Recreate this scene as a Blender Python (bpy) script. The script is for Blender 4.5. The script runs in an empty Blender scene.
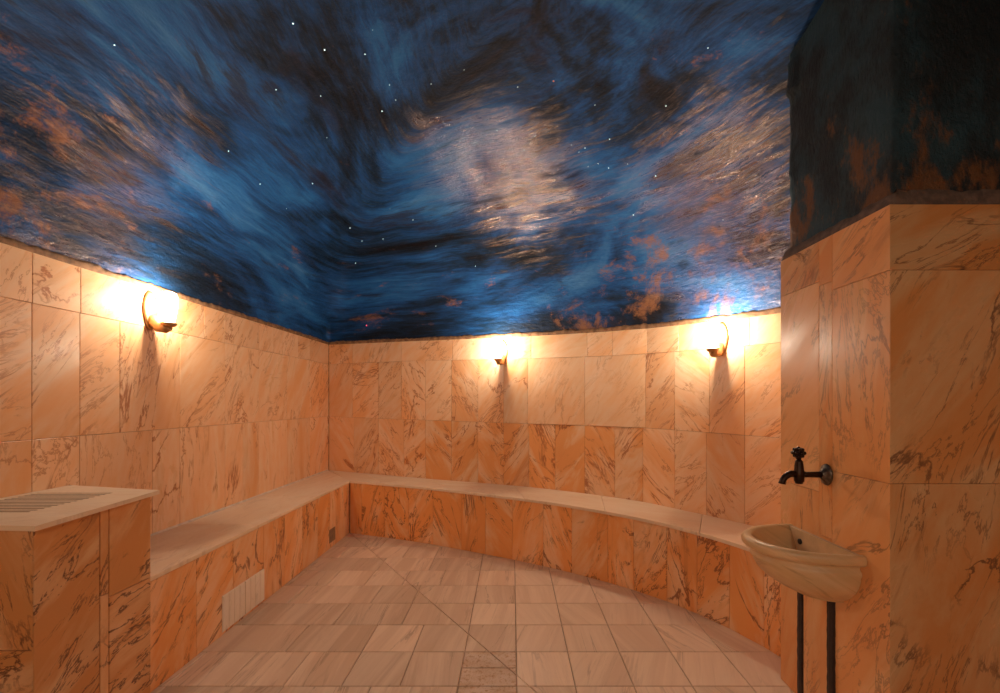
import bpy, bmesh, math, random
from mathutils import Vector, noise
R = random.Random(7)
C = bpy.context.scene.collection
V = Vector

# ------------------------------------------------------------------ objects
def link(name, me, parent=None):
    o = bpy.data.objects.new(name, me); C.objects.link(o)
    if parent: o.parent = parent
    return o
def empty(name, loc, label, cat, group=None):
    o = bpy.data.objects.new(name, None); C.objects.link(o)
    o.empty_display_size = .05; o.location = loc
    return tag(o, label, cat, group)
def tag(o, label, cat, group=None):
    o['label'] = label; o['category'] = cat
    if group: o['group'] = group
    return o
def struct(o):
    o['kind'] = 'structure'; return o
def mesh_obj(name, verts, faces, mat, parent=None, smooth=False, origin=(0, 0, 0)):
    me = bpy.data.meshes.new(name)
    off = V(origin)
    me.from_pydata([V(v) - off for v in verts], [], faces); me.update()
    for m in (mat if isinstance(mat, (list, tuple)) else [mat]): me.materials.append(m)
    if smooth:
        for p in me.polygons: p.use_smooth = True
    return link(name, me, parent)
def bm_obj(name, bm, mat, parent=None, smooth=False):
    bmesh.ops.recalc_face_normals(bm, faces=bm.faces)
    me = bpy.data.meshes.new(name); bm.to_mesh(me); bm.free()
    me.materials.append(mat)
    if smooth:
        for p in me.polygons: p.use_smooth = True
    return link(name, me, parent)

# ------------------------------------------------------------------ curves
def cr(P, n=24):
    P = [V((p[0], p[1])) for p in P]
    Q = [2 * P[0] - P[1]] + P + [2 * P[-1] - P[-2]]
    out = []
    for i in range(1, len(Q) - 2):
        for k in range(n):
            t = k / n; a, b, c, d = Q[i - 1:i + 3]
            out.append(.5 * ((2 * b) + (c - a) * t + (2 * a - 5 * b + 4 * c - d) * t * t + (3 * b - a - 3 * c + d) * t ** 3))
    out.append(Q[-2]); return out
class Curve:
    def __init__(s, P):
        s.p = cr(P); s.s = [0]
        for a, b in zip(s.p, s.p[1:]): s.s.append(s.s[-1] + (b - a).length)
        s.len = s.s[-1]
    def at(s, t):
        t = max(0, min(s.len, t))
        for i in range(1, len(s.s)):
            if s.s[i] >= t:
                k = (t - s.s[i - 1]) / (s.s[i] - s.s[i - 1])
                return s.p[i - 1].lerp(s.p[i], k)
        return s.p[-1].copy()
    def nrm(s, t):                       # towards the room (left-hand side turned to the camera)
        d = (s.at(t + .05) - s.at(t - .05)).normalized()
        return V((d.y, -d.x))
BACK = Curve([(-1.94, 4.55), (-.914, 4.095), (.161, 3.64), (.854, 3.19), (1.13, 2.88), (1.369, 2.56), (1.54, 2.27), (1.66, 1.98), (1.72, 1.70)])
FRONT = Curve([(-1.493, 3.94), (-.823, 3.686), (-.229, 3.395), (.309, 3.09), (.802, 2.716), (1.065, 2.41), (1.227, 2.115), (1.33, 1.80), (1.37, 1.5)])
def lerp(x, P):
    if x <= P[0][0]: return P[0][1]
    for (a, b), (c, d) in zip(P, P[1:]):
        if x <= c: return b + (d - b) * (x - a) / (c - a)
    return P[-1][1]
XL = -1.94                              # left wall
BH = .48                                # bench height
ztop = lambda s: lerp(s, [(0, 1.807), (1.12, 1.783), (2.29, 1.759), (3.12, 1.736), (3.93, 1.70), (4.9, 1.67)])
zband = lambda s: lerp(s, [(0, 1.60), (1.12, 1.594), (2.29, 1.567), (3.27, 1.546), (3.93, 1.531), (4.9, 1.52)])
zmid = lambda s: lerp(s, [(0, 1.046), (2.29, 1.015), (3.27, 1.013), (3.93, 1.003), (4.9, .995)])

# ------------------------------------------------------------------ materials
class NT:
    def __init__(s, name):
        s.m = bpy.data.materials.new(name); s.m.use_nodes = True
        s.t = s.m.node_tree; s.b = s.t.nodes['Principled BSDF']
    def n(s, kind, **kw):
        nd = s.t.nodes.new(kind)
        for k, v in kw.items():
            if k.startswith('i_'):
                key = k[2:]; key = int(key) if key.isdigit() else key.replace('_', ' ')
                s.set(nd, key, v)
            else: setattr(nd, k, v)
        return nd
    def set(s, nd, key, v):
        if isinstance(v, bpy.types.NodeSocket): s.t.links.new(v, nd.inputs[key])
        else: nd.inputs[key].default_value = v
    def attr(s, name, out='Vector'): return s.n('ShaderNodeAttribute', attribute_name=name).outputs[out]
    def noise(s, vec, scale, detail=5, rough=.55, dist=0):
        return s.n('ShaderNodeTexNoise', i_Vector=vec, i_Scale=scale, i_Detail=detail, i_Roughness=rough, i_Distortion=dist).outputs['Fac']
    def math(s, op, a, b=0., c=0.):
        return s.n('ShaderNodeMath', operation=op, i_0=a, i_1=b, i_2=c).outputs[0]
    def ramp(s, x, a, b, lo=0., hi=1., smooth=True):
        return s.n('ShaderNodeMapRange', interpolation_type='SMOOTHSTEP' if smooth else 'LINEAR', i_Value=x, i_1=a, i_2=b, i_3=lo, i_4=hi).outputs[0]
    def mix(s, f, a, b, mode='MIX'):
        nd = s.n('ShaderNodeMix', data_type='RGBA', blend_type=mode)
        s.set(nd, 0, f); s.set(nd, 6, a); s.set(nd, 7, b); return nd.outputs[2]
    def scale(s, vec, xyz):
        return s.n('ShaderNodeVectorMath', operation='MULTIPLY', i_0=vec, i_1=xyz).outputs[0]
    def bump(s, h, strength, dist):
        s.t.links.new(s.n('ShaderNodeBump', i_Height=h, i_Strength=strength, i_Distance=dist).outputs[0], s.b.inputs['Normal'])
def rgb(*c): return (*c, 1)

def marble(name, pale, warm, vein, rough=.3, vs=1., warmth=1., fine=1.):
    """veined marble; 'vc' = slab coordinates turned to its vein direction, 'tone' = (brightness, warmth, veining)"""
    t = NT(name); vc = t.attr('vc'); tone = t.attr('tone', 'Color')
    sep = t.n('ShaderNodeSeparateColor', i_Color=tone).outputs
    st = t.scale(vc, (.42, 1.5, 1))
    n1 = t.noise(st, 3.0, 6, .62, .7)
    f = t.ramp(n1, .40, .60)
    f = t.math('MULTIPLY', f, t.math('MULTIPLY', sep[1], warmth)); 
    col = t.mix(t.math('MINIMUM', f, 1.), pale, warm)
    n2 = t.noise(t.scale(vc, (.5, 1.6, 1)), 13, 4, .6, .3)
    col = t.mix(t.ramp(n2, .3, .75, 0, .45), col, warm)
    v1 = t.math('ABSOLUTE', t.math('SUBTRACT', t.noise(t.scale(vc, (.5, 1.2, 1)), 2.0, 9, .60, 1.0), .5))
    v1 = t.ramp(v1, .0, .013, 1, 0)
    msk = t.ramp(t.noise(vc, 3.0, 3), .42, .58)
    v1 = t.math('MULTIPLY', v1, msk)
    v2 = t.math('ABSOLUTE', t.math('SUBTRACT', t.noise(t.scale(vc, (.4, 1.6, 1)), 4.6, 8, .64, .9), .5))
    v2 = t.math('MULTIPLY', t.ramp(v2, 0, .016, .75, 0), t.ramp(t.noise(t.scale(vc, (.8, 1.2, 1)), 2.2, 2), .45, .58))
    v2 = t.math('MULTIPLY', v2, fine)
    v3 = t.ramp(t.noise(t.scale(vc, (.35, 1.9, 1)), 3.6, 8, .7, 1.2), .55, .76, 0, .6)
    v = t.math('MAXIMUM', v1, v2)
    deep = t.mix(.5, warm, vein)
    col = t.mix(t.math('MINIMUM', t.math('MULTIPLY', v3, t.math('MULTIPLY', sep[2], 1.5)), .85), col, deep)
    v = t.math('MINIMUM', t.math('MULTIPLY', t.math('MULTIPLY', v, sep[2]), vs), .88)
    col = t.mix(v, col, vein)
    br = t.n('ShaderNodeCombineColor', i_0=sep[0], i_1=sep[0], i_2=sep[0]).outputs[0]
    col = t.mix(1., col, br, 'MULTIPLY')
    t.set(t.b, 'Base Color', col)
    t.set(t.b, 'Roughness', t.ramp(n1, .2, .8, rough - .06, rough + .12))
    t.set(t.b, 'Specular IOR Level', .4)
    t.bump(n2, .12, .004)
    return t.m

def plain(name, col, rough=.5, metal=0., var=.25, sc=20, bump=.2):
    t = NT(name); g = t.n('ShaderNodeTexCoord').outputs['Object']
    n = t.noise(g, sc, 5)
    dark = tuple(c * (1 - var) for c in col[:3]) + (1,)
    t.set(t.b, 'Base Color', t.mix(t.ramp(n, .3, .7), dark, col))
    t.set(t.b, 'Roughness', rough); t.set(t.b, 'Metallic', metal)
    t.bump(n, bump, .004); return t.m

M_wall = marble('wall marble', rgb(.87, .57, .345), rgb(.84, .36, .12), rgb(.44, .135, .042), .3, 1.3)
M_bench = marble('bench front marble', rgb(.91, .55, .295), rgb(.88, .36, .105), rgb(.30, .09, .028), .3, 1.0, 1.25)
M_pier = marble('pier marble', rgb(.80, .46, .22), rgb(.76, .31, .095), rgb(.20, .08, .035), .28, .9, 1.1)
M_block = marble('block marble', rgb(.74, .42, .21), rgb(.64, .27, .085), rgb(.13, .045, .018), .32, 1.2, 1.2)
M_seat = marble('seat marble', rgb(.86, .66, .47), rgb(.80, .55, .34), rgb(.52, .32, .18), .32, .5, .8)
M_floor = marble('floor marble', rgb(.84, .625, .445), rgb(.70, .48, .32), rgb(.42, .26, .16), .36, .8, 1.1, .4)
M_white = marble('white glazed tile', rgb(.90, .76, .60), rgb(.86, .70, .53), rgb(.5, .35, .2), .3, .4)
M_basin = marble('basin marble', rgb(.74, .485, .26), rgb(.64, .38, .17), rgb(.34, .18, .07), .3, .8, .9)
M_grout = plain('grout', rgb(.50, .27, .14), .9)
M_fgrout = plain('floor grout', rgb(.50, .33, .22), .9)
M_plaster = plain('brown plaster', rgb(.34, .17, .08), .9, 0, .55, 30, .8)
M_ledge_slot = plain('grey plaster ledge', rgb(.17, .105, .075), .9, 0, .45, 35, .9)
M_black = plain('black filler', rgb(.028, .012, .010), .55, 0, .5, 40, .5)
M_bronze = plain('dark bronze', rgb(.05, .022, .012), .38, .75, .5, 60, .3)
M_steel = plain('worn flange metal', rgb(.22, .17, .13), .35, .8, .6, 70, .3)
M_brass = plain('sconce brass', rgb(.50, .26, .10), .4, .6, .3, 40, .1)
M_grey = plain('grey metal cover', rgb(.36, .22, .13), .5, .3)
M_caulk = plain('pale caulk', rgb(.78, .6, .45), .7)

def wet_floor():
    t = NT('rough wet floor stone'); g = t.n('ShaderNodeTexCoord').outputs['Object']
    n = t.noise(g, 55, 4, .7); n0 = t.noise(t.scale(g, (2, 5, 1)), 3, 4)
    col = t.mix(t.ramp(n0, .35, .65), rgb(.74, .54, .39), rgb(.64, .42, .27))
    col = t.mix(t.ramp(n, .5, .66), col, rgb(.50, .28, .14))
    t.set(t.b, 'Base Color', col); t.set(t.b, 'Roughness', .2); t.bump(n, .9, .006); return t.m
M_wet = wet_floor()

def dome_paint():
    t = NT('painted dome plaster'); dc = t.attr('dc'); g = t.n('ShaderNodeNewGeometry').outputs['Position']
    rim = t.n('ShaderNodeSeparateXYZ', i_0=t.attr('rim')).outputs
    px = t.n('ShaderNodeSeparateXYZ', i_0=g).outputs
    sh = lambda v, o: t.n('ShaderNodeVectorMath', operation='ADD', i_0=v, i_1=o).outputs[0]
    warp = t.n('ShaderNodeTexNoise', i_Vector=g, i_Scale=1.6, i_Detail=3).outputs['Color']
    wc = t.n('ShaderNodeVectorMath', operation='MULTIPLY_ADD', i_0=warp, i_1=(.12, .12, .12), i_2=dc).outputs[0]
    strokes = t.noise(t.scale(wc, (.55, .55, 2.6)), 4.5, 9, .72, .5)
    fine = t.noise(t.scale(wc, (.8, .8, 5.0)), 10, 7, .75, .3)
    big = t.noise(sh(t.scale(wc, (.5, .5, .62)), (3.1, .7, 1.2)), 1.5, 5, .6, .6)
    big2 = t.noise(sh(t.scale(wc, (.5, .5, .8)), (7.3, 2.2, 4.1)), 1.7, 6, .62, .6)
    mixv = t.math('ADD', t.math('MULTIPLY', big, .66), t.math('ADD', t.math('MULTIPLY', strokes, .24), t.math('MULTIPLY', fine, .10)))
    cr_ = t.n('ShaderNodeValToRGB'); t.set(cr_, 0, mixv)
    e = cr_.color_ramp.elements
    e[0].position = .36; e[0].color = rgb(.005, .006, .009)
    e[1].position = .66; e[1].color = rgb(.07, .23, .50)
    for p, c in ((.42, rgb(.005, .011, .020)), (.47, rgb(.007, .030, .075)), (.52, rgb(.011, .07, .22)), (.58, rgb(.020, .14, .40))):
        x = e.new(p); x.color = c
    col = cr_.outputs[0]
    br = t.math('ADD', t.math('MULTIPLY', big2, .6), t.math('ADD', t.math('MULTIPLY', strokes, .3), t.math('MULTIPLY', fine, .1)))
    col = t.mix(t.ramp(br, .53, .61, 0, .75), col, rgb(.020, .014, .012))
    # rusty undercoat shows where the blue has worn
    worn = t.noise(sh(t.scale(wc, (1.0, 1.0, .8)), (1.7, 9.1, 3.3)), 2.6, 10, .74, .3)
    worn = t.math('ADD', worn, t.ramp(rim[0], .80, 1., -.05, .035))
    worn = t.math('ADD', worn, t.ramp(px[0], .0, 1.0, -.035, .035))
    worn = t.math('ADD', worn, t.math('MULTIPLY', t.ramp(px[0], -1.1, -1.6, 0, .075), t.ramp(px[1], 2.4, 1.8)))
    col = t.mix(t.ramp(worn, .56, .70, 0, .8), col, rgb(.36, .15, .065))
    wisp = t.noise(t.scale(wc, (.8, .8, 5.5)), 9, 8, .78, .4)
    col = t.mix(t.math('MULTIPLY', t.ramp(wisp, .54, .76, 0, .35), t.ramp(big2, .38, .52, 1, 0)), col, rgb(.10, .15, .26))
    t.set(t.b, 'Base Color', col)
    gr = t.noise(g, 34, 5, .68)
    # gloss confined to three patches set where lamp glare should fall, matt elsewhere
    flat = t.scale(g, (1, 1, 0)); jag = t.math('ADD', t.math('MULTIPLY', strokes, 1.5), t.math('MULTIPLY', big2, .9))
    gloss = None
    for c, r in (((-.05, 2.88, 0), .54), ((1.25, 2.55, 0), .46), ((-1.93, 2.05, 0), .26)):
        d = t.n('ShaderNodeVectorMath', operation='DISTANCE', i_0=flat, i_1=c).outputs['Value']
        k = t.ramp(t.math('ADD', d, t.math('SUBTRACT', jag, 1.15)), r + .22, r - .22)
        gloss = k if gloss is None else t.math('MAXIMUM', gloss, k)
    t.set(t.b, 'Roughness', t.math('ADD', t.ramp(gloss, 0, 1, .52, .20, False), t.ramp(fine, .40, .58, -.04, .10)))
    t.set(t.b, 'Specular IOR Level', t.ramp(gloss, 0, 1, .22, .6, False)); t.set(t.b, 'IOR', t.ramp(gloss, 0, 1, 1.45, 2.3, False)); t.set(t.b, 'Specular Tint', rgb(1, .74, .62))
    h = t.math('ADD', t.math('MULTIPLY', strokes, .22), t.math('MULTIPLY', gr, .8))
    h = t.math('ADD', h, t.math('MULTIPLY', fine, .22))
    h = t.math('ADD', h, t.math('MULTIPLY', t.noise(t.scale(wc, (.9, .9, 1.6)), 15, 6, .68), .9))
    t.bump(h, .55, .0120)
    return t.m
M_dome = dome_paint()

def pier_plaster():
    t = NT('dark teal pier plaster'); g = t.n('ShaderNodeNewGeometry').outputs['Position']
    n = t.noise(t.scale(g, (1, 1, .7)), 4, 7, .65); n2 = t.noise(t.scale(g, (1, 1, .5)), 6, 8, .7)
    col = t.mix(t.ramp(n, .4, .62), rgb(.005, .010, .012), rgb(.014, .045, .060))
    z = t.n('ShaderNodeSeparateXYZ', i_0=g).outputs[2]
    col = t.mix(t.ramp(t.math('ADD', n2, t.ramp(z, 1.85, 2.4, .05, -.08)), .53, .64, 0, .85), col, rgb(.16, .06, .014))
    t.set(t.b, 'Base Color', col); t.set(t.b, 'Roughness', .75)
    h = t.math('ADD', t.noise(t.scale(g, (1, 1.6, .6)), 60, 4, .6), t.noise(g, 22, 6, .7))
    t.bump(h, .8, .012); return t.m
M_pplast = pier_plaster()

def emit(name, col, s, transp=0.):
    m = bpy.data.materials.new(name); m.use_nodes = True; nt = m.node_tree
    nt.nodes.remove(nt.nodes['Principled BSDF'])
    em = nt.nodes.new('ShaderNodeEmission'); em.inputs[0].default_value = col; em.inputs[1].default_value = s
    out = nt.nodes['Material Output']
    if transp:
        tr = nt.nodes.new('ShaderNodeBsdfTransparent'); mx = nt.nodes.new('ShaderNodeMixShader'); mx.inputs[0].default_value = transp
        nt.links.new(em.outputs[0], mx.inputs[1]); nt.links.new(tr.outputs[0], mx.inputs[2]); nt.links.new(mx.outputs[0], out.inputs[0])
    else: nt.links.new(em.outputs[0], out.inputs[0])
    return m
LAMP = (1, .855, .67)
M_glow = emit('lit lamp glass', rgb(1, .82, .60), 14, .4)
M_bulb = emit('lit bulb', rgb(1, .80, .56), 40)
M_star = emit('white star light', rgb(.72, 1, .98), 2.2)
M_starr = emit('red star light', rgb(1, .10, .16), 1.1)
M_staro = emit('orange star light', rgb(1, .30, .18), .7)

# ------------------------------------------------------------------ slab builder
def inset(poly, d):
    n = len(poly); out = []
    for i in range(n):
        a, b, c = poly[i - 1], poly[i], poly[(i + 1) % n]
        e1 = (b - a).normalized(); e2 = (c - b).normalized()
        n1 = V((-e1.y, e1.x)); n2 = V((-e2.y, e2.x))
        k = 1 + n1.dot(n2)
        out.append(b + (n1 + n2) * (d / max(k, .3)))
    return out
def area(p): return .5 * sum(p[i - 1].x * p[i].y - p[i].x * p[i - 1].y for i in range(len(p)))
def clip(poly, p, d):
    """split a convex polygon by the line through p along d; two polygons or one"""
    L, Rr = [], []
    n = V((-d.y, d.x)); s = [(q - p).dot(n) for q in poly]
    for i in range(len(poly)):
        a, b, sa, sb = poly[i - 1], poly[i], s[i - 1], s[i]
        if (sa > 0) != (sb > 0):
            x = a.lerp(b, sa / (sa - sb)); L.append(x); Rr.append(x)
        (L if sb > 0 else Rr).append(b)
    return [q for q in (L, Rr) if len(q) > 2 and abs(area(q)) > 3e-4]
class Slabs:
    """thin stone slabs with open joints, all in ONE mesh; fn(u, v, depth) -> xyz"""
    def __init__(s, fn): s.fn = fn; s.v = []; s.f = []; s.vc = []; s.tone = []; s.mi = []; s.k = (1, 1)
    def quad(s, pts, mi, vc=None, tone=(1, 1, 1)):
        k = len(s.v); s.v += [V(p) for p in pts]; s.f.append(list(range(k, k + len(pts))))
        s.vc.append(vc or [(0, 0, 0)] * len(pts)); s.tone.append(tone); s.mi.append(mi)
    def add(s, poly, ang=None, tone=None, gap=.0018, bev=.0012, th=.007, mi=0, fn=None, lift=0., cen=None, seed=None, smi=None):
        fn = fn or s.fn
        poly = [V((p[0], p[1])) for p in poly]
        if area(poly) < 0: poly.reverse()
        ang = R.uniform(0, 6.28) if ang is None else ang
        tone = tone or (R.uniform(.9, 1.08), R.uniform(.3, 1.2), R.uniform(.4, 1.2))
        off = V((R.uniform(-20, 20), R.uniform(-20, 20), R.uniform(-20, 20)))
        ca, sa = math.cos(ang), math.sin(ang)
        if seed: off = V(seed)
        c0 = V(cen) if cen else sum(poly, V((0, 0))) / len(poly)
        tc = lambda q: (off.x + ((q - c0).x * ca + (q - c0).y * sa) * s.k[0], off.y + ((q - c0).y * ca - (q - c0).x * sa) * s.k[1], off.z)
        o = inset(poly, gap / 2); i = inset(poly, gap / 2 + bev)
        s.quad([fn(q.x, q.y, lift) for q in i], mi, [tc(q) for q in i], tone)
        n = len(poly)
        for k in range(n):
            a, b, c, d = o[k - 1], o[k], i[k], i[k - 1]
            s.quad([fn(a.x, a.y, lift - bev), fn(b.x, b.y, lift - bev), fn(c.x, c.y, lift), fn(d.x, d.y, lift)], mi, [tc(q) for q in (a, b, c, d)], tone)
            s.quad([fn(a.x, a.y, -th), fn(b.x, b.y, -th), fn(b.x, b.y, lift - bev), fn(a.x, a.y, lift - bev)], mi if smi is None else smi, [tc(q) for q in (a, b, b, a)], tone)
    def box(s, lo, hi, mi=1):
        x0, y0, z0 = lo; x1, y1, z1 = hi
        p = [(x0, y0, z0), (x1, y0, z0), (x1, y1, z0), (x0, y1, z0), (x0, y0, z1), (x1, y0, z1), (x1, y1, z1), (x0, y1, z1)]
        for f in ((0, 3, 2, 1), (4, 5, 6, 7), (0, 1, 5, 4), (1, 2, 6, 5), (2, 3, 7, 6), (3, 0, 4, 7)):
            s.quad([p[k] for k in f], mi)
    def prism(s, poly, z0, z1, mi=1):
        poly = [V((p[0], p[1])) for p in poly]
        if area(poly) < 0: poly.reverse()
        s.quad([(q.x, q.y, z1) for q in poly], mi); s.quad([(q.x, q.y, z0) for q in reversed(poly)], mi)
        for k in range(len(poly)):
            a, b = poly[k - 1], poly[k]
            s.quad([(a.x, a.y, z0), (b.x, b.y, z0), (b.x, b.y, z1), (a.x, a.y, z1)], mi)
    def build(s, name, mats, parent=None, origin=(0, 0, 0)):
        off = V(origin)
        me = bpy.data.meshes.new(name); me.from_pydata([p - off for p in s.v], [], s.f); me.update()
        for m in mats: me.materials.append(m)
        me.attributes.new('vc', 'FLOAT_VECTOR', 'CORNER'); me.attributes.new('tone', 'FLOAT_COLOR', 'CORNER')
        a = me.attributes['vc']; b = me.attributes['tone']
        k = 0
        for fi, p in enumerate(me.polygons):
            p.material_index = s.mi[fi]
            for c in s.vc[fi]:
                a.data[k].vector = c; b.data[k].color = (*s.tone[fi], 1); k += 1
        return link(name, me, parent)

# ------------------------------------------------------------------ floor
def build_floor():
    S = Slabs(lambda u, v, d: (u, v, d)); S.k = (.4, 1.7)
    dl = V((.95, -1.28)).normalized(); p0 = V((-1.42, 3.86))
    p1 = V((.115, 1.76))
    dl = (p1 - p0).normalized()
    g = .2475; rows = [1.817 - .2495 * k for k in range(14, -11, -1)]
    def put(x0, x1, y0, y1, ang, tone, mi=0, g_=.0045):
        poly = [V((x0, y0)), V((x1, y0)), V((x1, y1)), V((x0, y1))]
        near = min(abs((q - p0).cross(dl)) if hasattr(q, 'cross') else 9 for q in poly)
        parts = clip(poly, p0, dl) if y0 > 1.55 and x0 < .2 else [poly]
        for q in parts: S.add(q, ang, tone, g_, .002, .006, mi)
    for ri in range(len(rows) - 1):
        y1, y0 = rows[ri], rows[ri + 1]
        if y0 < y1: y0, y1 = y0, y1
        lo, hi = min(y0, y1), max(y0, y1)
        x = .02
        while x < 2.4:                                        # right of the middle joint
            x2 = x + g
            put(x, x2, lo, hi, math.pi / 2 + R.uniform(-.5, .5), (R.uniform(.96, 1.1), R.uniform(.2, .9), R.uniform(.3, .9)))
            x = x2
        x = .02; k = 0
        shift = .12 if ri % 3 == 1 else 0
        while x > -1.95:                                      # left of it: wider slabs, streaks running away from the viewer
            w = g if k < 1 or ri % 4 == 2 else (.37 if (k + ri) % 3 == 0 else g * (2 if k > 2 else 1))
            if k == 1: w += shift
            x2 = max(x - w, -1.96)
            if k == 0 and .5 < lo < 2.05:
                n = 2
                for j in range(n): put(x2, x, lo + (hi - lo) * j / n, lo + (hi - lo) * (j + 1) / n, 0, (1, 1, 1), 2, .004)
            else:
                put(x2, x, lo, hi, math.pi / 2 + R.uniform(-.22, .12), (R.uniform(.88, 1.08), R.uniform(.5, 1.3), R.uniform(.5, 1.1)))
            x = x2; k += 1
    S.box((-2.1, -1.8, -.12), (2.6, 4.8, -.006), 1)
    return struct(S.build('floor', [M_floor, M_fgrout, M_wet]))
build_floor()

# ------------------------------------------------------------------ walls
def wall_left():
    S = Slabs(lambda u, v, d: (XL + d, u, v))
    def row(js, z0, z1, angs, tn):
        for k in range(len(js) - 1):
            S.add([(js[k], z0), (js[k + 1], z0), (js[k + 1], z1), (js[k], z1)], angs(k), tn())
    back = [1.35 - .39 * k for k in range(8, 0, -1)]
    j2 = [-1.80] + back[1:] + [1.35, 1.738, 1.931, 2.128, 2.513, 2.907, 3.297, 3.707, 4.13, 4.55]
    j1 = [-1.80] + back[1:] + [1.35, 1.738, 1.93, 2.32, 2.512, 2.907, 3.10, 3.297, 3.707, 4.13, 4.55]
    j3 = [-1.80] + back[1:] + [1.35, 1.74, 1.935, 2.32, 2.71, 2.9, 3.297, 3.5, 3.9, 4.13, 4.55]
    tn = lambda: (R.uniform(.93, 1.03), R.uniform(.15, .8), R.uniform(.45, .95))
    row([-1.8, -.9, -.3, .3, .9, 1.30], 0, .484, lambda k: R.uniform(.9, 1.4), tn)
    row(j1, .484, 1.048, lambda k: math.pi / 2 + R.uniform(-.6, .1), tn)
    row(j2, 1.048, 1.60, lambda k: (1.0 if k % 2 else .8) + R.uniform(-.2, .3), tn)
    row(j3, 1.60, 1.807, lambda k: R.uniform(.4, 1.2), tn)
    S.box((XL - .2, -1.8, 0), (XL - .006, 4.75, 1.80), 1)
    return struct(S.build('wall_left', [M_wall, M_grout]))
wall_left()

def curve_fn(cu):
    def fn(u, v, d):
        p = cu.at(u); n = cu.nrm(u); return (p.x + n.x * d, p.y + n.y * d, v)
    return fn
def strip(S, cu, z0, z1, off, mi, n=60):
    """solid backing behind curved cladding"""
    f = curve_fn(cu)
    for k in range(n):
        a, b = cu.len * k / n, cu.len * (k + 1) / n
        A = [f(a, z0, off), f(b, z0, off), f(b, z1(b) if callable(z1) else z1, off), f(a, z1(a) if callable(z1) else z1, off)]
        Bk = [f(a, z0, off - .14), f(b, z0, off - .14), f(b, z1(b) if callable(z1) else z1, off - .14), f(a, z1(a) if callable(z1) else z1, off - .14)]
        S.quad(A, mi); S.quad(Bk[::-1], mi); S.quad([A[3], A[2], Bk[2], Bk[3]], mi); S.quad([A[0], Bk[0], Bk[1], A[1]], mi)
def wall_back():
    S = Slabs(curve_fn(BACK))
    mid = [0.004, .33, .67, .95, 1.23, 1.51, 1.78, 2.03, 2.26, 2.77, 3.26, 3.49, 3.73, 3.95, 4.2, 4.45, 4.87]
    low = [0.004, .35, .67, .98, 1.23, 1.51, 1.78, 2.03, 2.27, 2.51, 2.77, 3.02, 3.24, 3.49, 3.71, 3.95, 4.2, 4.45, 4.87]
    top = [0.004, .33, .95, 1.52, 1.93, 2.29, 2.79, 3.0, 3.27, 3.52, 3.73, 3.98, 4.2, 4.5, 4.87]
    def row(js, za, zb, angs, tn):
        for k in range(len(js) - 1):
            a, b = js[k], js[k + 1]
            S.add([(a, za(a)), (b, za(b)), (b, zb(b)), (a, zb(a))], angs(k), tn(k))
    chev = lambda k: (1 if k % 2 else -1) * R.uniform(.75, 1.05) + math.pi / 2 * (1 if k % 2 else -1) * 0
    row([.004] + [.5 * k for k in range(1, 10)] + [4.87], lambda s: 0, lambda s: .42, lambda k: R.uniform(.8, 1.2), lambda k: (1, .6, .8))
    row(low, lambda s: .42, zmid, chev, lambda k: (R.uniform(.86, 1.03), (1.15 if 3 <= k <= 11 else .6) + R.uniform(-.15, .25), (1.25 if 3 <= k <= 11 else .8)))
    row(mid, zmid, zband, lambda k: (-.95 if k in (3, 5, 11) else .9) + R.uniform(-.25, .25),
        lambda k: (R.uniform(.89, 1.04), (.15 if k in (8, 9, 4) else .65) + R.uniform(-.1, .2), (.35 if k in (8, 9) else .85)))
    row(top, zband, ztop, lambda k: R.uniform(.3, 1.), lambda k: (R.uniform(.95, 1.04), R.uniform(.1, .7), R.uniform(.3, .8)))
    strip(S, BACK, 0, lambda s: ztop(s) - .008, -.006, 1)
    return struct(S.build('wall_back', [M_wall, M_grout]))
wall_back()

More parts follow.
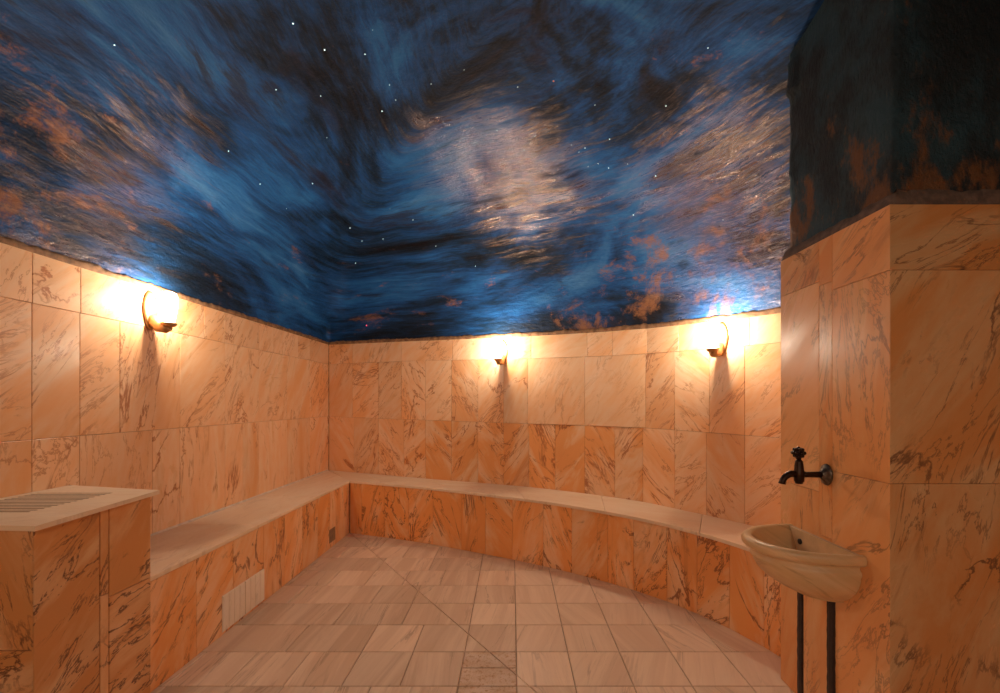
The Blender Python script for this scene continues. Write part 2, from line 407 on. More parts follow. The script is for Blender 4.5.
PX, PY0, PY1 = 1.165, 1.325, 1.865      # marble-clad pier on the right
def wall_right():
    S = Slabs(None)
    side = lambda u, v, d: (PX - d, u, v)
    frnt = lambda u, v, d: (u, PY0 - d, v)
    rear = lambda u, v, d: (u, PY1 + d, v)
    def a(fn, u0, u1, z0, z1, ang, tone): S.add([(u0, z0), (u1, z0), (u1, z1), (u0, z1)], ang, tone, fn=fn, gap=.001, bev=.001)
    a(side, PY0, 1.565, 1.607, 1.81, 2.5, (1.05, .7, 1.1)); a(side, PY0, 1.565, .948, 1.607, 1.5, (1.05, .75, .7)); a(side, PY0, 1.565, 0, .948, 2.1, (1.05, .65, .75))
    a(side, 1.565, 1.632, 1.64, 1.81, 2.4, (.96, 1.2, .5)); a(side, 1.565, 1.632, .70, 1.64, 1.6, (.98, 1.2, .8)); a(side, 1.565, 1.632, 0, .70, 1.6, (.96, 1.1, .8))
    a(side, 1.632, PY1, 1.656, 1.81, 2.5, (.9, 1.35, .9)); a(side, 1.632, PY1, .86, 1.656, 2.3, (1.08, .5, .5)); a(side, 1.632, PY1, .0, .86, 1.8, (1., 1.1, .8))
    for x0, x1 in ((PX, 1.84), (1.84, 2.4)):
        a(frnt, x0, x1, 1.607, 1.81, .45, (.80, 1.15, 1.15)); a(frnt, x0, x1, .948, 1.607, .95, (.88, .95, 1.)); a(frnt, x0, x1, 0, .948, 1.25, (.86, .9, 1.1))  # front slabs toned darker: the front's dimmer light put into the colour
        a(rear, x0, x1, .9, 1.81, .8, (1, .8, .8)); a(rear, x0, x1, 0, .9, .8, (1, .8, .8))
    S.box((PX + .006, PY0 + .006, 0), (2.45, PY1 - .006, 1.803), 1)
    o = struct(S.build('wall_right', [M_pier, M_grout]))
    # rough plaster pier above the marble
    x0, y0, y1, z0, z1 = PX + .022, PY0 + .012, PY1 - .03, 1.80, 3.25
    vs, fs = [], []
    def jit(x, y, z, amp): 
        q = V((x * 9, y * 9, z * 9)); return noise.noise(q) * amp + noise.noise(q * 3.1) * amp * .5
    path = [(x0 + 1.2 - 1.2 * k / 60, y0, 'f') for k in range(60)] + [(x0, y0 + (y1 - y0) * k / 36, 's') for k in range(37)] + [(x0 + 1.2 * k / 20, y1, 'r') for k in range(1, 21)]
    nz = 90
    for j in range(nz + 1):
        z = z0 + (z1 - z0) * j / nz
        for x, y, w in path:
            d = jit(x, y, z, .007)
            rag = noise.noise(V((z * 14, 3.3, y))) * .007 + noise.noise(V((z * 45, 1.3, y))) * .004
            if w == 's': vs.append((x + d - (.012 if 2.50 < z < 2.64 and y > y1 - .05 else 0), y + rag * (y > y1 - .02), z))
            elif w == 'f': vs.append((x, y + d, z))
            else: vs.append((x, y + rag, z))
    n = len(path)
    for j in range(nz):
        for k in range(n - 1):
            fs.append((j * n + k, j * n + k + 1, (j + 1) * n + k + 1, (j + 1) * n + k))
    p = struct(mesh_obj('trim_1', vs, fs, M_pplast, None, True))
    # mortar ledge around the head of the marble
    vs, fs = [], []
    pth = [(PX + .012 + 1.2 - 1.2 * k / 80, PY0 + .006, 'f') for k in range(80)] + [(PX + .004, PY0 + .004 + (PY1 - PY0 - .01) * k / 50, 's') for k in range(51)]
    for x, y, w in pth:
        j1 = noise.noise(V((x * 16, y * 16, 1))) * .010 + noise.noise(V((x * 50, y * 50, 2))) * .005
        hh = (.058 if w == 'f' else .047) + j1
        if w == 's': prof = [(x, y, 1.808), (x - .002, y, 1.815), (x + .012, y, 1.81 + hh * .8), (x + .026, y, 1.81 + hh), (x + .06, y, 1.81 + hh)]
        else: prof = [(x, y, 1.808), (x, y - .002, 1.815), (x, y + .004 + j1 * .3, 1.81 + hh * .8), (x, y + .012, 1.81 + hh), (x, y + .05, 1.81 + hh)]
        vs += prof
    for k in range(len(pth) - 1):
        for j in range(4): fs.append((k * 5 + j, (k + 1) * 5 + j, (k + 1) * 5 + j + 1, k * 5 + j + 1))
    struct(mesh_obj('trim_2', vs, fs, M_ledge_slot, None, True))
wall_right()

def wall_rest():
    """the part of the room behind the photographer"""
    S = Slabs(lambda u, v, d: (u, -1.6 + d, v)); x = XL
    while x < 2.4:
        x2 = min(x + .48, 2.4)
        for z0, z1 in ((0, .5), (.5, 1.05), (1.05, 1.6), (1.6, 2.0)): S.add([(x, z0), (x2, z0), (x2, z1), (x, z1)])
        x = x2
    S.box((-2.1, -1.8, 0), (2.6, -1.606, 2.0), 1); struct(S.build('wall_rear', [M_wall, M_grout]))
    S = Slabs(lambda u, v, d: (2.4 - d, u, v)); y = -1.6
    while y < PY0 - .02:
        y2 = min(y + .48, PY0 - .01)
        for z0, z1 in ((0, .5), (.5, 1.05), (1.05, 1.6), (1.6, 2.0)): S.add([(y, z0), (y2, z0), (y2, z1), (y, z1)])
        y = y2
    S.box((2.406, -1.8, 0), (2.6, 1.9, 2.0), 1); struct(S.build('wall_side', [M_wall, M_grout]))
wall_rest()

# ------------------------------------------------------------------ dome
DC = V((.1, 1.5)); DH = 1.36
def dome_boundary():
    pts = []
    for k in range(60): pts.append((V((XL - .002, -1.62 + (4.57 + 1.62) * k / 60)), 1.807))
    for k in range(0, 121):
        s = BACK.len * k / 120; p = BACK.at(s) - BACK.nrm(s) * .002; pts.append((p, ztop(s)))
    for x, y in ((1.95, 1.72), (2.2, 1.6), (2.42, 1.45)): pts.append((V((x, y)), 1.72))
    for k in range(20): pts.append((V((2.42, 1.4 - 3.0 * k / 20)), 1.9))
    for k in range(24): pts.append((V((2.42 - 4.38 * k / 24, -1.62)), 1.9))
    return pts
def build_dome():
    pts = dome_boundary(); n = len(pts); m = 110
    vs, fs, dc, rim = [], [], [], []
    sm = [p for p, z in pts]
    for _ in range(10): sm = [(sm[k - 1] + sm[k] * 2 + sm[(k + 1) % n]) / 4 for k in range(n)]
    for _ in range(8): sm = [(sm[k - 2] + sm[k - 1] + sm[k] + sm[(k + 1) % n] + sm[(k + 2) % n]) / 5 for k in range(n)]
    for j in range(m + 1):
        t = j / m; s = 1 - (1 - t) ** 1.7 if False else math.sin(t * math.pi / 2)
        if j == 0: s = .004
        bl = max(0, (s - .985) / .015); bl = bl * bl * (3 - 2 * bl)
        for pk, (p, z0) in enumerate(pts):
            p = sm[pk].lerp(p, bl)
            q = DC + (p - DC) * s
            z = z0 + (2.79 - z0) * max(0, 1 - s ** 4) ** .4
            th = math.atan2(p.y - DC.y, p.x - DC.x)
            w = min(1, (1 - s) * 30) * min(1, s * 3)
            b = (noise.noise(V((q.x * 2.2, q.y * 2.2, z * 2.2))) * .03 + noise.noise(V((q.x * 7, q.y * 7, z * 7))) * .009) * w
            vs.append((q.x, q.y, z + b))
            arc = (1 - t)
            dc.append((math.cos(th) * 2.6 * (.35 + .65 * s), math.sin(th) * 2.6 * (.35 + .65 * s), arc * 5.2)); rim.append((s, t, 0))
    for j in range(m):
        for k in range(n):
            k2 = (k + 1) % n
            fs.append((j * n + k, j * n + k2, (j + 1) * n + k2, (j + 1) * n + k))
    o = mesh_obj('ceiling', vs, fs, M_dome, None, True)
    o.data.attributes.new('dc', 'FLOAT_VECTOR', 'POINT'); o.data.attributes.new('rim', 'FLOAT_VECTOR', 'POINT')
    a = o.data.attributes['dc']; b = o.data.attributes['rim']
    for k in range(len(vs)): a.data[k].vector = dc[k]; b.data[k].vector = rim[k]
    return struct(o)
dome = build_dome()

def wall_head(name, P, nr, zt, L, n):
    """ragged brown plaster fillet where the dome springs from the marble"""
    vs, fs = [], []
    for k in range(n + 1):
        s = L * k / n; p = P(s); q = nr(s); z = zt(s)
        j1 = noise.noise(V((p.x * 9, p.y * 9, 4))) * .012 + noise.noise(V((p.x * 34, p.y * 34, 4))) * .009
        h = .036 + j1
        for d, zz in ((-.02, z - .003), (.001, z - .002), (.004, z + .003), (.005, z + h * .45), (.003, z + h * .8), (-.03, z + h)):
            vs.append((p.x + q.x * d, p.y + q.y * d, zz))
    for k in range(n):
        for j in range(5): fs.append((k * 6 + j, (k + 1) * 6 + j, (k + 1) * 6 + j + 1, k * 6 + j + 1))
    struct(mesh_obj(name, vs, fs, M_plaster, None, True))
wall_head('trim_3', lambda s: V((XL, -1.6 + s)), lambda s: V((1, 0)), lambda s: 1.807, 6.14, 500)
wall_head('trim_4', BACK.at, BACK.nrm, ztop, BACK.len, 420)

# ------------------------------------------------------------------ benches
BX = -1.49; BY0, BY1 = 1.765, 3.94
def left_bench():
    t = empty('stone_bench', (BX - .2, 2.8, 0), 'straight marble bench along the left wall, with white tile patch low on its front', 'bench')
    org = t.location
    S = Slabs(lambda u, v, d: (BX + d, u, v))
    js = [BY0, 2.03, 2.30, 2.58, 2.82, 3.06, 3.30, 3.52, 3.73, BY1]
    for k in range(len(js) - 1):
        S.add([(js[k], 0), (js[k + 1], 0), (js[k + 1], BH - .021), (js[k], BH - .021)], 1.1 + R.uniform(-.5, .6), (R.uniform(.9, 1.02), R.uniform(.7, 1.2), R.uniform(.9, 1.4)))
    S.box((BX - .42, BY0 + .002, .001), (BX - .006, BY1 + .0, BH - .023), 1)
    S.build('front_panel', [M_bench, M_grout], t, org)
    S = Slabs(lambda u, v, d: (u, v, BH + d)); e = .005
    for a, b in ((BY0, 2.52), (2.52, 3.30)): S.add([(XL + .003, a), (BX + e, a), (BX + e, b), (XL + .003, b)], math.pi / 2, (R.uniform(.97, 1.02), .7, .7), .002, .002, .018)
    S.add([(XL + .003, 3.30), (BX + e, 3.30), (BX + e, BY1 - .004), (XL + .003, 4.535)], math.pi / 2, (1, .7, .7), .002, .002, .018)
    S.build('seat_slab', [M_seat, M_grout], t, org)
    for a, b in ((2.208, 2.388), (2.394, 2.576)):
        S = Slabs(lambda u, v, d: (BX + .008 + d, u, v))
        for k in range(4):
            u0 = a + (b - a) * k / 4; u1 = a + (b - a) * (k + 1) / 4
            S.add([(u0, .018), (u1, .018), (u1, .20), (u0, .20)], math.pi / 2, (1, .5, .4), .0022, .0012, .006)
        S.box((BX + .001, a, .016), (BX + .004, b, .202), 0)
        o = S.build('vent_tile', [M_white, M_grout], t, org); o['label'] = 'white glazed tile with upright grooves'
    S = Slabs(lambda u, v, d: (BX + .006 + d, u, v))
    S.add([(3.505, .045), (3.615, .045), (3.615, .155), (3.505, .155)], 0, (1, 1, 1), 0, .004, .005)
    o = S.build('outlet_cover', [M_grey], t, org); o['label'] = 'small dark grey square cover'
    vs, fs = [], []
    for k in range(121):                                        # pale caulk where the seat meets the wall
        y = BY0 + .005 + (4.52 - BY0) * k / 120; j1 = .002 * noise.noise(V((0, y * 20, 0)))
        vs += [(XL + .0015, y, BH + .011 + j1), (XL + .006, y, BH + .008 + j1), (XL + .010 + j1, y, BH + .001)]
    for k in range(120):
        for j in range(2): fs.append((k * 3 + j, k * 3 + j + 1, k * 3 + 4 + j, k * 3 + 3 + j))
    o = mesh_obj('caulk_line', vs, fs, M_caulk, t, True, org); o['label'] = 'thin pale line of caulk'
left_bench()

def back_bench():
    t = empty('stone_bench', (0, 3.4, 0), 'curved marble bench with orange front along the rounded back wall under two lamps', 'bench')
    org = t.location
    S = Slabs(curve_fn(FRONT))
    js = [.01, .14, .39, .64, .89, 1.17, 1.40, 1.64, 1.9, 2.13, 2.4, 2.58, 2.8, 2.99, 3.18, 3.37, 3.6, 3.95]
    for k in range(len(js) - 1):
        S.add([(js[k], 0), (js[k + 1], 0), (js[k + 1], BH - .021), (js[k], BH - .021)], (1 if k % 2 else -1) * R.uniform(.8, 1.5), (R.uniform(.93, 1.04), R.uniform(.8, 1.3), R.uniform(.9, 1.5)))
    strip(S, FRONT, .001, BH - .023, -.006, 1, 50)
    S.build('front_panel', [M_bench, M_grout], t, org)
    S = Slabs(lambda u, v, d: (u, v, BH + d))
    f = lambda a, o: FRONT.at(a * FRONT.len) + FRONT.nrm(a * FRONT.len) * o
    oh = lambda a: lerp(a, [(0, .004), (.15, .016), (.5, .02), (.75, .045), (1, .05)])
    cuts = [0, .10, .27, .44, .60, .76, .90, 1.0]
    for a, b in zip(cuts, cuts[1:]):
        n = 9; fr, bk = [], []
        for k in range(n + 1):
            q = a + (b - a) * k / n; fr.append(f(q, oh(q)))
            s = max(.02, q * (BACK.len - .02)); bk.append(BACK.at(s) + BACK.nrm(s) * .004)
        S.add(fr + bk[::-1], .2 - 1.0 * (a + b) / 2, (R.uniform(.97, 1.03), R.uniform(.5, .9), .6), .002, .002, .02)
    S.build('seat_slab', [M_seat, M_grout], t, org)
back_bench()

# ------------------------------------------------------------------ the raised block with the slotted top
def block():
    x0, x1, y0, y1, h = XL + .004, -1.48, 1.329, 1.763, .820
    t = empty('marble_pedestal', (-1.7, 1.55, 0), 'square orange marble pedestal with slotted pale top slab beside the left bench', 'pedestal')
    org = t.location
    S = Slabs(None)
    side = lambda u, v, d: (x1 + d, u, v); frnt = lambda u, v, d: (u, y0 - d, v); far = lambda u, v, d: (u, y1 + d, v)
    def a(fn, u0, u1, z0, z1, ang, tone): S.add([(u0, z0), (u1, z0), (u1, z1), (u0, z1)], ang, tone, fn=fn, gap=.0025, bev=.002)
    a(side, y0, 1.545, 0, h, .75, (.95, 1.3, 1.2)); a(side, 1.545, 1.58, .5, h, 1.3, (1., .8, .9)); a(side, 1.545, 1.58, 0, .5, 1.5, (1.12, .5, .7))
    a(side, 1.58, y1, .482, h, 1.0, (1., 1., 1.5)); a(side, 1.58, y1, 0, .482, .2, (1.05, 1.15, 1.6))
    a(frnt, x0, x1, .43, h, 1.9, (.9, .9, 1.1)); a(frnt, x0, x1, 0, .43, .5, (.9, 1.1, 1.3)); a(far, x0, x1, .482, h, 1, (1, 1, 1))
    zc = .60                                                    # hollow top under the slots
    S.box((x0, y0 + .006, .001), (x1 - .006, y1 - .006, zc), 1)
    S.box((x1 - .035, y0 + .006, zc), (x1 - .006, y1 - .006, h), 1); S.box((x0, y0 + .006, zc), (x0 + .01, y1 - .006, h), 1)
    S.box((x0 + .01, y0 + .006, zc), (x1 - .035, y0 + .03, h), 1); S.box((x0 + .01, y1 - .03, zc), (x1 - .035, y1 - .006, h), 1)
    S.build('body', [M_block, M_grout], t, org)
    # slab: outline slightly askew, with a field of parallel slots
    zt = .836; O = [(-1.398, 1.26), (-1.455, 1.775), (XL + .003, 1.885), (XL + .003, 1.30)]
    sx0, sx1, sy0, sy1 = -1.905, -1.60, 1.415, 1.725
    I = [(sx1, sy0), (sx1, sy1), (sx0, sy1), (sx0, sy0)]
    S = Slabs(lambda u, v, d: (u, v, zt + d))
    for k in range(4):
        S.add([O[k], O[(k + 1) % 4], I[(k + 1) % 4], I[k]], 0., (.94, .75, .5), .0, 0., .0155, cen=(-1.7, 1.6), seed=(3, 5, 2))
    # underside rim
    for k in range(4):
        A, B, Cc, D = O[k], O[(k + 1) % 4], I[(k + 1) % 4], I[k]
        S.quad([(*A, zt - .0155), (*D, zt - .0155), (*Cc, zt - .0155), (*B, zt - .0155)], 0)
    S.build('top_slab', [M_seat, M_grout], t, org)
    S = Slabs(lambda u, v, d: (u, v, zt - .001 + d)); n = 14; p = (sy1 - sy0) / n
    for k in range(n):
        S.add([(sx0, sy0 + p * k), (sx1, sy0 + p * k), (sx1, sy0 + p * k + p * .56), (sx0, sy0 + p * k + p * .56)], 0, (.92, .8, .5), 0, .0008, .0145, smi=1)  # dark slat sides: slot shade put into the colour, over brown groove fill
    S.box((sx0, sy0, zt - .0150), (sx1, sy1, zt - .0065), 1)
    S.build('grille', [M_seat, M_ledge_slot], t, org)
block()

# ------------------------------------------------------------------ lathe / tube helpers
def lathe(bm, prof, seg=28, M=None, ang=2 * math.pi, sx=1., sy=1.):
    rows = []
    full = ang > 6.28
    for r, z in prof:
        row = []
        for k in range(seg if full else seg + 1):
            a = ang * k / seg; p = V((r * math.cos(a) * sx, r * math.sin(a) * sy, z)); row.append(bm.verts.new(M @ p if M else p))
        rows.append(row)
    for a, b in zip(rows, rows[1:]):
        m = len(a)
        for k in range(m if full else m - 1): bm.faces.new((a[k], a[(k + 1) % m], b[(k + 1) % m], b[k]))
    if full:
        for row, f in ((rows[0], 1), (rows[-1], 0)):
            try: bm.faces.new(row[::-1] if f else row)
            except ValueError: pass
    return rows
def tube(bm, pts, rad, seg=14, cap=True):
    pts = [V(p) for p in pts]; rings = []
    up = V((0, 1, 0)) if abs((pts[1] - pts[0]).normalized().y) < .9 else V((0, 0, 1))
    for i, p in enumerate(pts):
        d = (pts[min(i + 1, len(pts) - 1)] - pts[max(i - 1, 0)]).normalized()
        a = d.cross(up).normalized(); b = a.cross(d); r = rad[i] if isinstance(rad, (list, tuple)) else rad
        rings.append([bm.verts.new(p + (a * math.cos(6.28319 * k / seg) + b * math.sin(6.28319 * k / seg)) * r) for k in range(seg)])
    for a, b in zip(rings, rings[1:]):
        for k in range(seg): bm.faces.new((a[k], a[(k + 1) % seg], b[(k + 1) % seg], b[k]))
    if cap: bm.faces.new(rings[0][::-1]); bm.faces.new(rings[-1])
from mathutils import Matrix

# ------------------------------------------------------------------ sconces
def make_sconce(label):
    """local: wall plane x=0, lamp stands out along +x"""
    t = empty('wall_sconce', (0, 0, 0), label, 'lamp', 'wall sconces under the painted dome')
    bm = bmesh.new()                                            # shield-shaped plate
    out = []
    for k in range(40):
        a = 6.28319 * k / 40; w = .045 * (1 - .28 * max(0, -math.sin(a))); out.append((w * math.cos(a), .105 * math.sin(a)))
    lay = [[bm.verts.new((x, y * s, z * s - .012)) for y, z in out] for x, s in ((.001, 1), (.010, 1), (.014, .86), (.018, .5))]
    for a, b in zip(lay, lay[1:]):
        for k in range(40): bm.faces.new((a[k], a[(k + 1) % 40], b[(k + 1) % 40], b[k]))
    bm.faces.new(lay[-1]); bm.faces.new(lay[0][::-1])
    bm_obj('backplate', bm, M_brass, t, True)
    bm = bmesh.new()
    tube(bm, [(.012, 0, -.045), (.03, 0, -.075), (.05, 0, -.098), (.088, 0, -.105), (.105, 0, -.098)], [.022, .027, .029, .026, .022], 18)
    bm_obj('arm', bm, M_brass, t, True)
    bm = bmesh.new(); M = Matrix.Translation((.105, 0, 0))
    lathe(bm, [(.004, -.112), (.010, -.108), (.008, -.100), (.026, -.096), (.035, -.086), (.036, -.078), (.019, -.078), (.006, -.083)], 24, M)
    bm_obj('cup', bm, M_brass, t, True)
    bm = bmesh.new()
    lathe(bm, [(.020, -.080), (.024, -.07), (.030, -.04), (.036, 0), (.039, .035), (.038, .062), (.032, .080), (.016, .089), (.004, .091)], 28, M)
    bm_obj('glass_shade', bm, M_glow, t, True)
    bm = bmesh.new(); lathe(bm, [(.004, -.04), (.009, -.035), (.014, -.01), (.016, .005), (.013, .02), (.004, .028)], 16, M)
    bm_obj('bulb', bm, M_bulb, t, True)
    return t
def lamp_light(t, w):
    l = bpy.data.lights.new('lamp', 'POINT'); l.energy = w; l.color = LAMP; l.shadow_soft_size = .016
    o = bpy.data.objects.new('lamp_light', l); C.objects.link(o); o.parent = t; o.location = (.105, 0, .036)
def copy_thing(src, label):
    c = src.copy(); C.objects.link(c); c['label'] = label
    for ch in list(src.children):
        d = ch.copy(); C.objects.link(d); d.parent = c
    return c
W = 45
sc1 = make_sconce('lit glass wall sconce high on the left marble wall')
lamp_light(sc1, W)
sc2 = copy_thing(sc1, 'lit glass wall sconce at the middle of the curved back wall')
sc3 = copy_thing(sc1, 'lit glass wall sconce on the back wall nearest the pier with the basin')
sc1.location = (XL + .001, 2.30, 1.70)
for s_, o, z in ((2.018, sc2, 1.645), (3.612, sc3, 1.60)):
    s_ = min(range(490), key=lambda k: (BACK.at(k * .01) - V((-.075, 3.75) if o is sc2 else (1.299, 2.660))).length) * .01
    p, q = BACK.at(s_), BACK.nrm(s_)
    o.location = (p.x + q.x * .002, p.y + q.y * .002, z); o.rotation_euler.z = math.atan2(q.y, q.x)

# ------------------------------------------------------------------ basin on the pier
def basin():
    yc, a, b, zr = 1.606, .197, .285, .69
    t = empty('wash_basin', (PX, yc, .5), 'half-round carved cream marble basin projecting from the pier below the dark tap', 'basin')
    org = t.location
    def shell(prof, seg=48):
        """prof: (scale along wall, scale out, z); half ellipse against the wall face"""
        vs, fs = [], []
        for sa, sb, z in prof:
            for k in range(seg + 1):
                ph = math.pi * (k / seg - .5)
                c, s = math.cos(ph), math.sin(ph)
                c = abs(c) ** .9; s = math.copysign(abs(s) ** .94, s)
                vs.append((PX - .0012 - b * sb * c, yc + a * sa * s, z))
        m = seg + 1
        for j in range(len(prof) - 1):
            for k in range(seg): fs.append((j * m + k, j * m + k + 1, (j + 1) * m + k + 1, (j + 1) * m + k))
        fs.append(tuple(k for k in range(m)) if False else tuple(range((len(prof) - 1) * m, len(prof) * m)))
        # closed against the wall
        return vs, fs, m
    def make(name, prof, wallcap):
        vs, fs, m = shell(prof)
        for j0, j1 in wallcap:
            for j in range(j0, j1): fs += []
        S = Slabs(None); 
        for f in fs: S.quad([vs[k] for k in f], 0, [((vs[k][1]) * 1.0 + 3, (vs[k][0]) + vs[k][2] * 1.6, vs[k][2] * .3) for k in f], (1, .8, .8))
        o = S.build(name, [M_basin, M_grout], t, org)
        bm = bmesh.new(); bm.from_mesh(o.data); bmesh.ops.remove_doubles(bm, verts=bm.verts, dist=1e-5); bmesh.ops.recalc_face_normals(bm, faces=bm.faces)
        bm.to_mesh(o.data); bm.free()
        for p in o.data.polygons: p.use_smooth = len(p.vertices) == 4
        return o
    # body: outside from under the rim down to the foot
    make('bowl', [(.90, .90, zr - .033), (.855, .85, zr - .046), (.855, .85, zr - .052), (.893, .885, zr - .060), (.903, .893, zr - .070), (.875, .86, zr - .081), (.87, .845, zr - .094), (.83, .79, zr - .118), (.76, .70, zr - .142), (.67, .59, zr - .163), (.56, .46, zr - .181), (.50, .38, zr - .188), (.50, .38, zr - .193)], ())
    make('rim', [(.80, .78, zr - .10), (.84, .835, zr - .03), (.86, .86, zr - .008), (.885, .885, zr + .001), (.955, .96, zr + .002), (.985, .985, zr - .003), (1.0, 1.0, zr - .014), (.995, .995, zr - .026), (.97, .972, zr - .034), (.90, .90, zr - .036)][::-1]
         + [(.72, .68, zr - .125), (.5, .45, zr - .14), (.2, .2, zr - .146)], ())
    # flat back of the hollow, against the wall
    bm = bmesh.new()
    for (ya, yb, za, zb) in ((yc - a * .87, yc + a * .87, zr - .145, zr - .001),):
        p0 = [(PX - .0015, ya, zb), (PX - .0015, yb, zb), (PX - .0015, yb * .5 + yc * .5, za), (PX - .0015, ya * .5 + yc * .5, za)]
        p1 = [(PX - .018, y, z) for _, y, z in p0]
        A = [bm.verts.new(V(q) - org) for q in p0]; B = [bm.verts.new(V(q) - org) for q in p1]
        bm.faces.new(A); bm.faces.new(B[::-1])
        for k in range(4): bm.faces.new((A[k], A[k - 1], B[k - 1], B[k]))
    bm_obj('back_panel', bm, M_basin2, t)
    bm = bmesh.new(); lathe(bm, [(.002, .002), (.008, .003), (.011, .002), (.011, -.004)], 18, Matrix.Translation(V((PX - .020, yc + .105, zr - .045)) - org) @ Matrix.Rotation(-math.pi / 2, 4, 'Y'))
    o = bm_obj('overflow_hole', bm, M_black, t, True); o['label'] = 'small dark round overflow fitting'
M_basin2 = plain('basin back marble', rgb(.72, .47, .25), .35, 0, .2, 14, .1)
basin()

def pipe_cover():
    t = empty('stone_pilaster', (PX, 1.645, 0), 'narrow upright marble panel under the basin with black filled joint at each side', 'pilaster')
    org = t.location
    S = Slabs(lambda u, v, d: (PX - .005 - d, u, v))
    S.add([(1.582, .002), (1.712, .002), (1.712, .497), (1.582, .497)], 1.7, (.95, .9, .8), 0, .001, .004)
    S.build('panel', [M_pier, M_grout], t, org)
    for y0, y1 in ((1.548, 1.580), (1.714, 1.744)):
        bm = bmesh.new(); n = 60; rows = []
        for k in range(n + 1):
            z = .002 + .495 * k / n; j0 = noise.noise(V((y0 * 9, z * 40, 0))) * .003; j1 = noise.noise(V((y1 * 9, z * 40, 5))) * .003
            pr = [(PX - .001, y0 + j0), (PX - .010, y0 + .002 + j0), (PX - .012, (y0 + y1) / 2), (PX - .010, y1 - .002 + j1), (PX - .001, y1 + j1)]
            rows.append([bm.verts.new(V((x, y, z)) - org) for x, y in pr])
        for a, b in zip(rows, rows[1:]):
            for k in range(4): bm.faces.new((a[k], a[k + 1], b[k + 1], b[k]))
            bm.faces.new((a[4], a[0], b[0], b[4]))
        bm.faces.new(rows[0]); bm.faces.new(rows[-1][::-1])
        o = bm_obj('joint_strip', bm, M_black, t); o['label'] = 'black ragged joint filler'
pipe_cover()

def tap():
    y, z = 1.588, .932
    t = empty('water_tap', (PX, y, z), 'dark bronze water tap with a flower knob on the pier above the basin', 'tap')
    bm = bmesh.new(); M = Matrix.Rotation(-math.pi / 2, 4, 'Y')
    lathe(bm, [(.038, .0012), (.040, .004), (.038, .009), (.031, .012), (.027, .014), (.022, .017), (.016, .024), (.011, .028)], 32, M, sy=.78)
    o = bm_obj('flange', bm, M_steel, t, True); o['label'] = 'worn grey round wall flange'
    bm = bmesh.new()
    tube(bm, [(-.024, 0, 0), (-.05, 0, 0), (-.075, 0, 0), (-.10, 0, .001)], [.012, .0105, .0105, .0125], 16)
    bm_obj('pipe', bm, M_bronze, t, True)
    bm = bmesh.new()                                             # valve body, stem tower above, nut below
    lathe(bm, [(.006, -.034), (.012, -.033), (.013, -.027), (.0165, -.024), (.0165, -.016), (.0175, -.008), (.0185, .004), (.0165, .014), (.0155, .02), (.0145, .035), (.0125, .046), (.0125, .05), (.009, .053), (.006, .058)], 20, Matrix.Translation((-.105, 0, 0)))
    bm_obj('valve_body', bm, M_bronze, t, True)
    bm = bmesh.new()
    tube(bm, [(-.112, 0, .002), (-.135, 0, .003), (-.146, 0, -.001), (-.157, 0, -.009), (-.164, 0, -.019), (-.167, 0, -.028), (-.168, 0, -.034)], [.0125, .0125, .012, .0115, .011, .0115, .0125], 16)
    bm_obj('spout', bm, M_bronze, t, True)
    bm = bmesh.new()                                             # flower-shaped knob
    lathe(bm, [(.006, .055), (.009, .06), (.012, .066), (.014, .074), (.017, .082), (.013, .094), (.005, .098)], 18, Matrix.Translation((-.107, 0, 0)))
    bmesh.ops.create_icosphere(bm, subdivisions=2, radius=.016, matrix=Matrix.Translation((-.107, 0, .081)))
    for n_, r_, zz, rr in ((8, .0175, .080, .0078), (6, .0125, .092, .0068), (6, .0125, .069, .0062), (1, 0, .098, .0065)):
        for k in range(n_):
            a = 6.28319 * (k + .3 * (n_ == 6)) / n_
            bmesh.ops.create_icosphere(bm, subdivisions=2, radius=rr, matrix=Matrix.Translation((-.107 + r_ * math.cos(a), r_ * math.sin(a), zz)))
    bm_obj('knob', bm, M_bronze, t, True)
tap()

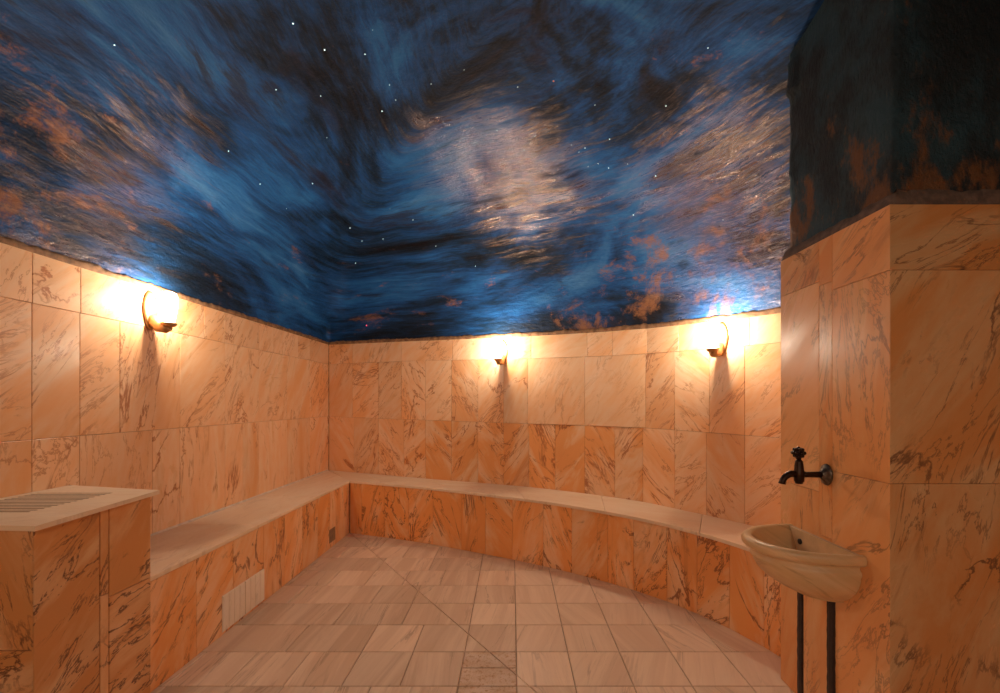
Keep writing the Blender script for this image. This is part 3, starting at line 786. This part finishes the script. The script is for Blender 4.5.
# ------------------------------------------------------------------ fibre star lights set into the dome
STARS = [
    (-0.906, 1.779, 2.766, 0.0029, 'w'), (-0.833, 1.911, 2.765, 0.0032, 'w'), (-0.668, 1.953, 2.780, 0.0022, 'w'), (-0.609, 2.137, 2.776, 0.0021, 'w'),
    (-0.606, 2.241, 2.774, 0.0019, 'w'), (-0.701, 2.319, 2.769, 0.0027, 'w'), (-1.151, 2.097, 2.723, 0.0024, 'w'), (-0.977, 2.196, 2.763, 0.0022, 'w'),
    (-1.080, 2.507, 2.742, 0.0019, 'w'), (-0.592, 1.826, 2.780, 0.0011, 'w'), (-0.230, 2.064, 2.794, 0.0014, 'w'), (-0.404, 2.146, 2.787, 0.0015, 'w'),
    (-0.087, 2.495, 2.775, 0.0018, 'w'), (-1.556, 1.683, 2.597, 0.0025, 'w'), (-1.562, 2.369, 2.583, 0.0029, 'w'), (-1.587, 2.708, 2.573, 0.0032, 'w'),
    (-1.350, 2.910, 2.679, 0.0035, 'w'), (-1.356, 3.600, 2.657, 0.0035, 'w'), (-1.476, 4.056, 2.511, 0.0038, 'w'), (-0.794, 3.448, 2.660, 0.0026, 'w'),
    (-1.118, 3.727, 2.613, 0.0029, 'w'), (-1.318, 3.779, 2.615, 0.0026, 'w'), (-1.595, 3.041, 2.568, 0.0017, 'w'), (-0.954, 3.361, 2.709, 0.0018, 'w'),
    (-0.647, 3.661, 2.528, 0.0021, 'w'), (-0.313, 3.683, 2.365, 0.0024, 'w'), (0.865, 1.898, 2.763, 0.0022, 'w'), (0.029, 2.171, 2.791, 0.0021, 'w'),
    (0.794, 2.218, 2.727, 0.0026, 'w'), (0.440, 2.279, 2.774, 0.0017, 'w'), (0.566, 2.494, 2.725, 0.0025, 'w'), (0.441, 2.598, 2.735, 0.0023, 'w'),
    (0.410, 2.632, 2.730, 0.0017, 'w'), (0.357, 2.580, 2.742, 0.0016, 'w'), (0.135, 2.529, 2.764, 0.0018, 'w'), (0.609, 2.711, 2.675, 0.0024, 'w'),
    (0.540, 2.698, 2.696, 0.0017, 'w'), (0.483, 2.732, 2.696, 0.0015, 'w'), (0.074, 2.645, 2.750, 0.0016, 'w'), (0.708, 2.636, 2.659, 0.0014, 'w'),
    (0.883, 2.642, 2.589, 0.0029, 'w'), (0.823, 2.915, 2.468, 0.0028, 'w'), (1.254, 2.556, 2.282, 0.0019, 'w'), (-1.466, 4.334, 1.971, 0.0071, 'r'),
    (0.206, 2.135, 2.794, 0.0041, 'o')]
def stars():
    bm = bmesh.new(); bmesh.ops.create_uvsphere(bm, u_segments=10, v_segments=6, radius=1)
    me = bpy.data.meshes.new('star_light'); bm.to_mesh(me); bm.free(); me.materials.append(M_star)
    for p in me.polygons: p.use_smooth = True
    mr = me.copy(); mr.materials.clear(); mr.materials.append(M_starr)
    mo = me.copy(); mo.materials.clear(); mo.materials.append(M_staro)
    for k, (x, y, z, r, c) in enumerate(STARS):
        o = link('star_light', {'w': me, 'r': mr, 'o': mo}[c]); o.location = (x, y, z); o.scale = (r, r, r)
        if c == 'w': tag(o, 'tiny white point of light set into the painted blue dome', 'star light', 'white star lights in the dome')
        elif c == 'r': tag(o, 'tiny red point of light low on the dome near the room corner', 'star light')
        else: tag(o, 'tiny orange point of light high on the dome above the pale glare', 'star light')
stars()

# ------------------------------------------------------------------ light from the part of the room behind the camera
def spot(x, y, z, w, aim, deg=130):
    l = bpy.data.lights.new('rear fill lamp', 'SPOT'); l.energy = w; l.color = LAMP; l.shadow_soft_size = .06
    l.spot_size = math.radians(deg); l.spot_blend = .6
    o = bpy.data.objects.new('rear_fill_lamp', l); C.objects.link(o); o.location = (x, y, z)
    o.rotation_euler = (V(aim) - V((x, y, z))).to_track_quat('-Z', 'Y').to_euler()
spot(-1.0, -1.45, 1.75, 42, (-.6, 1.2, .2)); spot(.8, -1.45, 1.75, 21, (.5, 1.2, .2))  # unseen fill lamps, added to light the pier front and pedestal

w = bpy.data.worlds.new('World'); bpy.context.scene.world = w; w.use_nodes = True
w.node_tree.nodes['Background'].inputs[0].default_value = rgb(.02, .015, .01)

# ------------------------------------------------------------------ camera
cam = bpy.data.cameras.new('camera'); co = bpy.data.objects.new('camera', cam); C.objects.link(co)
co.location = (0, 0, 1.2); co.rotation_euler = (math.pi / 2, 0, 0)
cam.sensor_width = 36; cam.lens = 36 * .430; cam.shift_x = -.012; cam.shift_y = .0555; cam.clip_start = .02
sc = bpy.context.scene; sc.camera = co
sc.view_settings.view_transform = 'Standard'; sc.view_settings.look = 'None'
sc.view_settings.exposure = .38; sc.view_settings.gamma = 1; sc.view_settings.use_curve_mapping = False
sc.cycles.max_bounces = 10; sc.cycles.diffuse_bounces = 6; sc.cycles.sample_clamp_indirect = 6
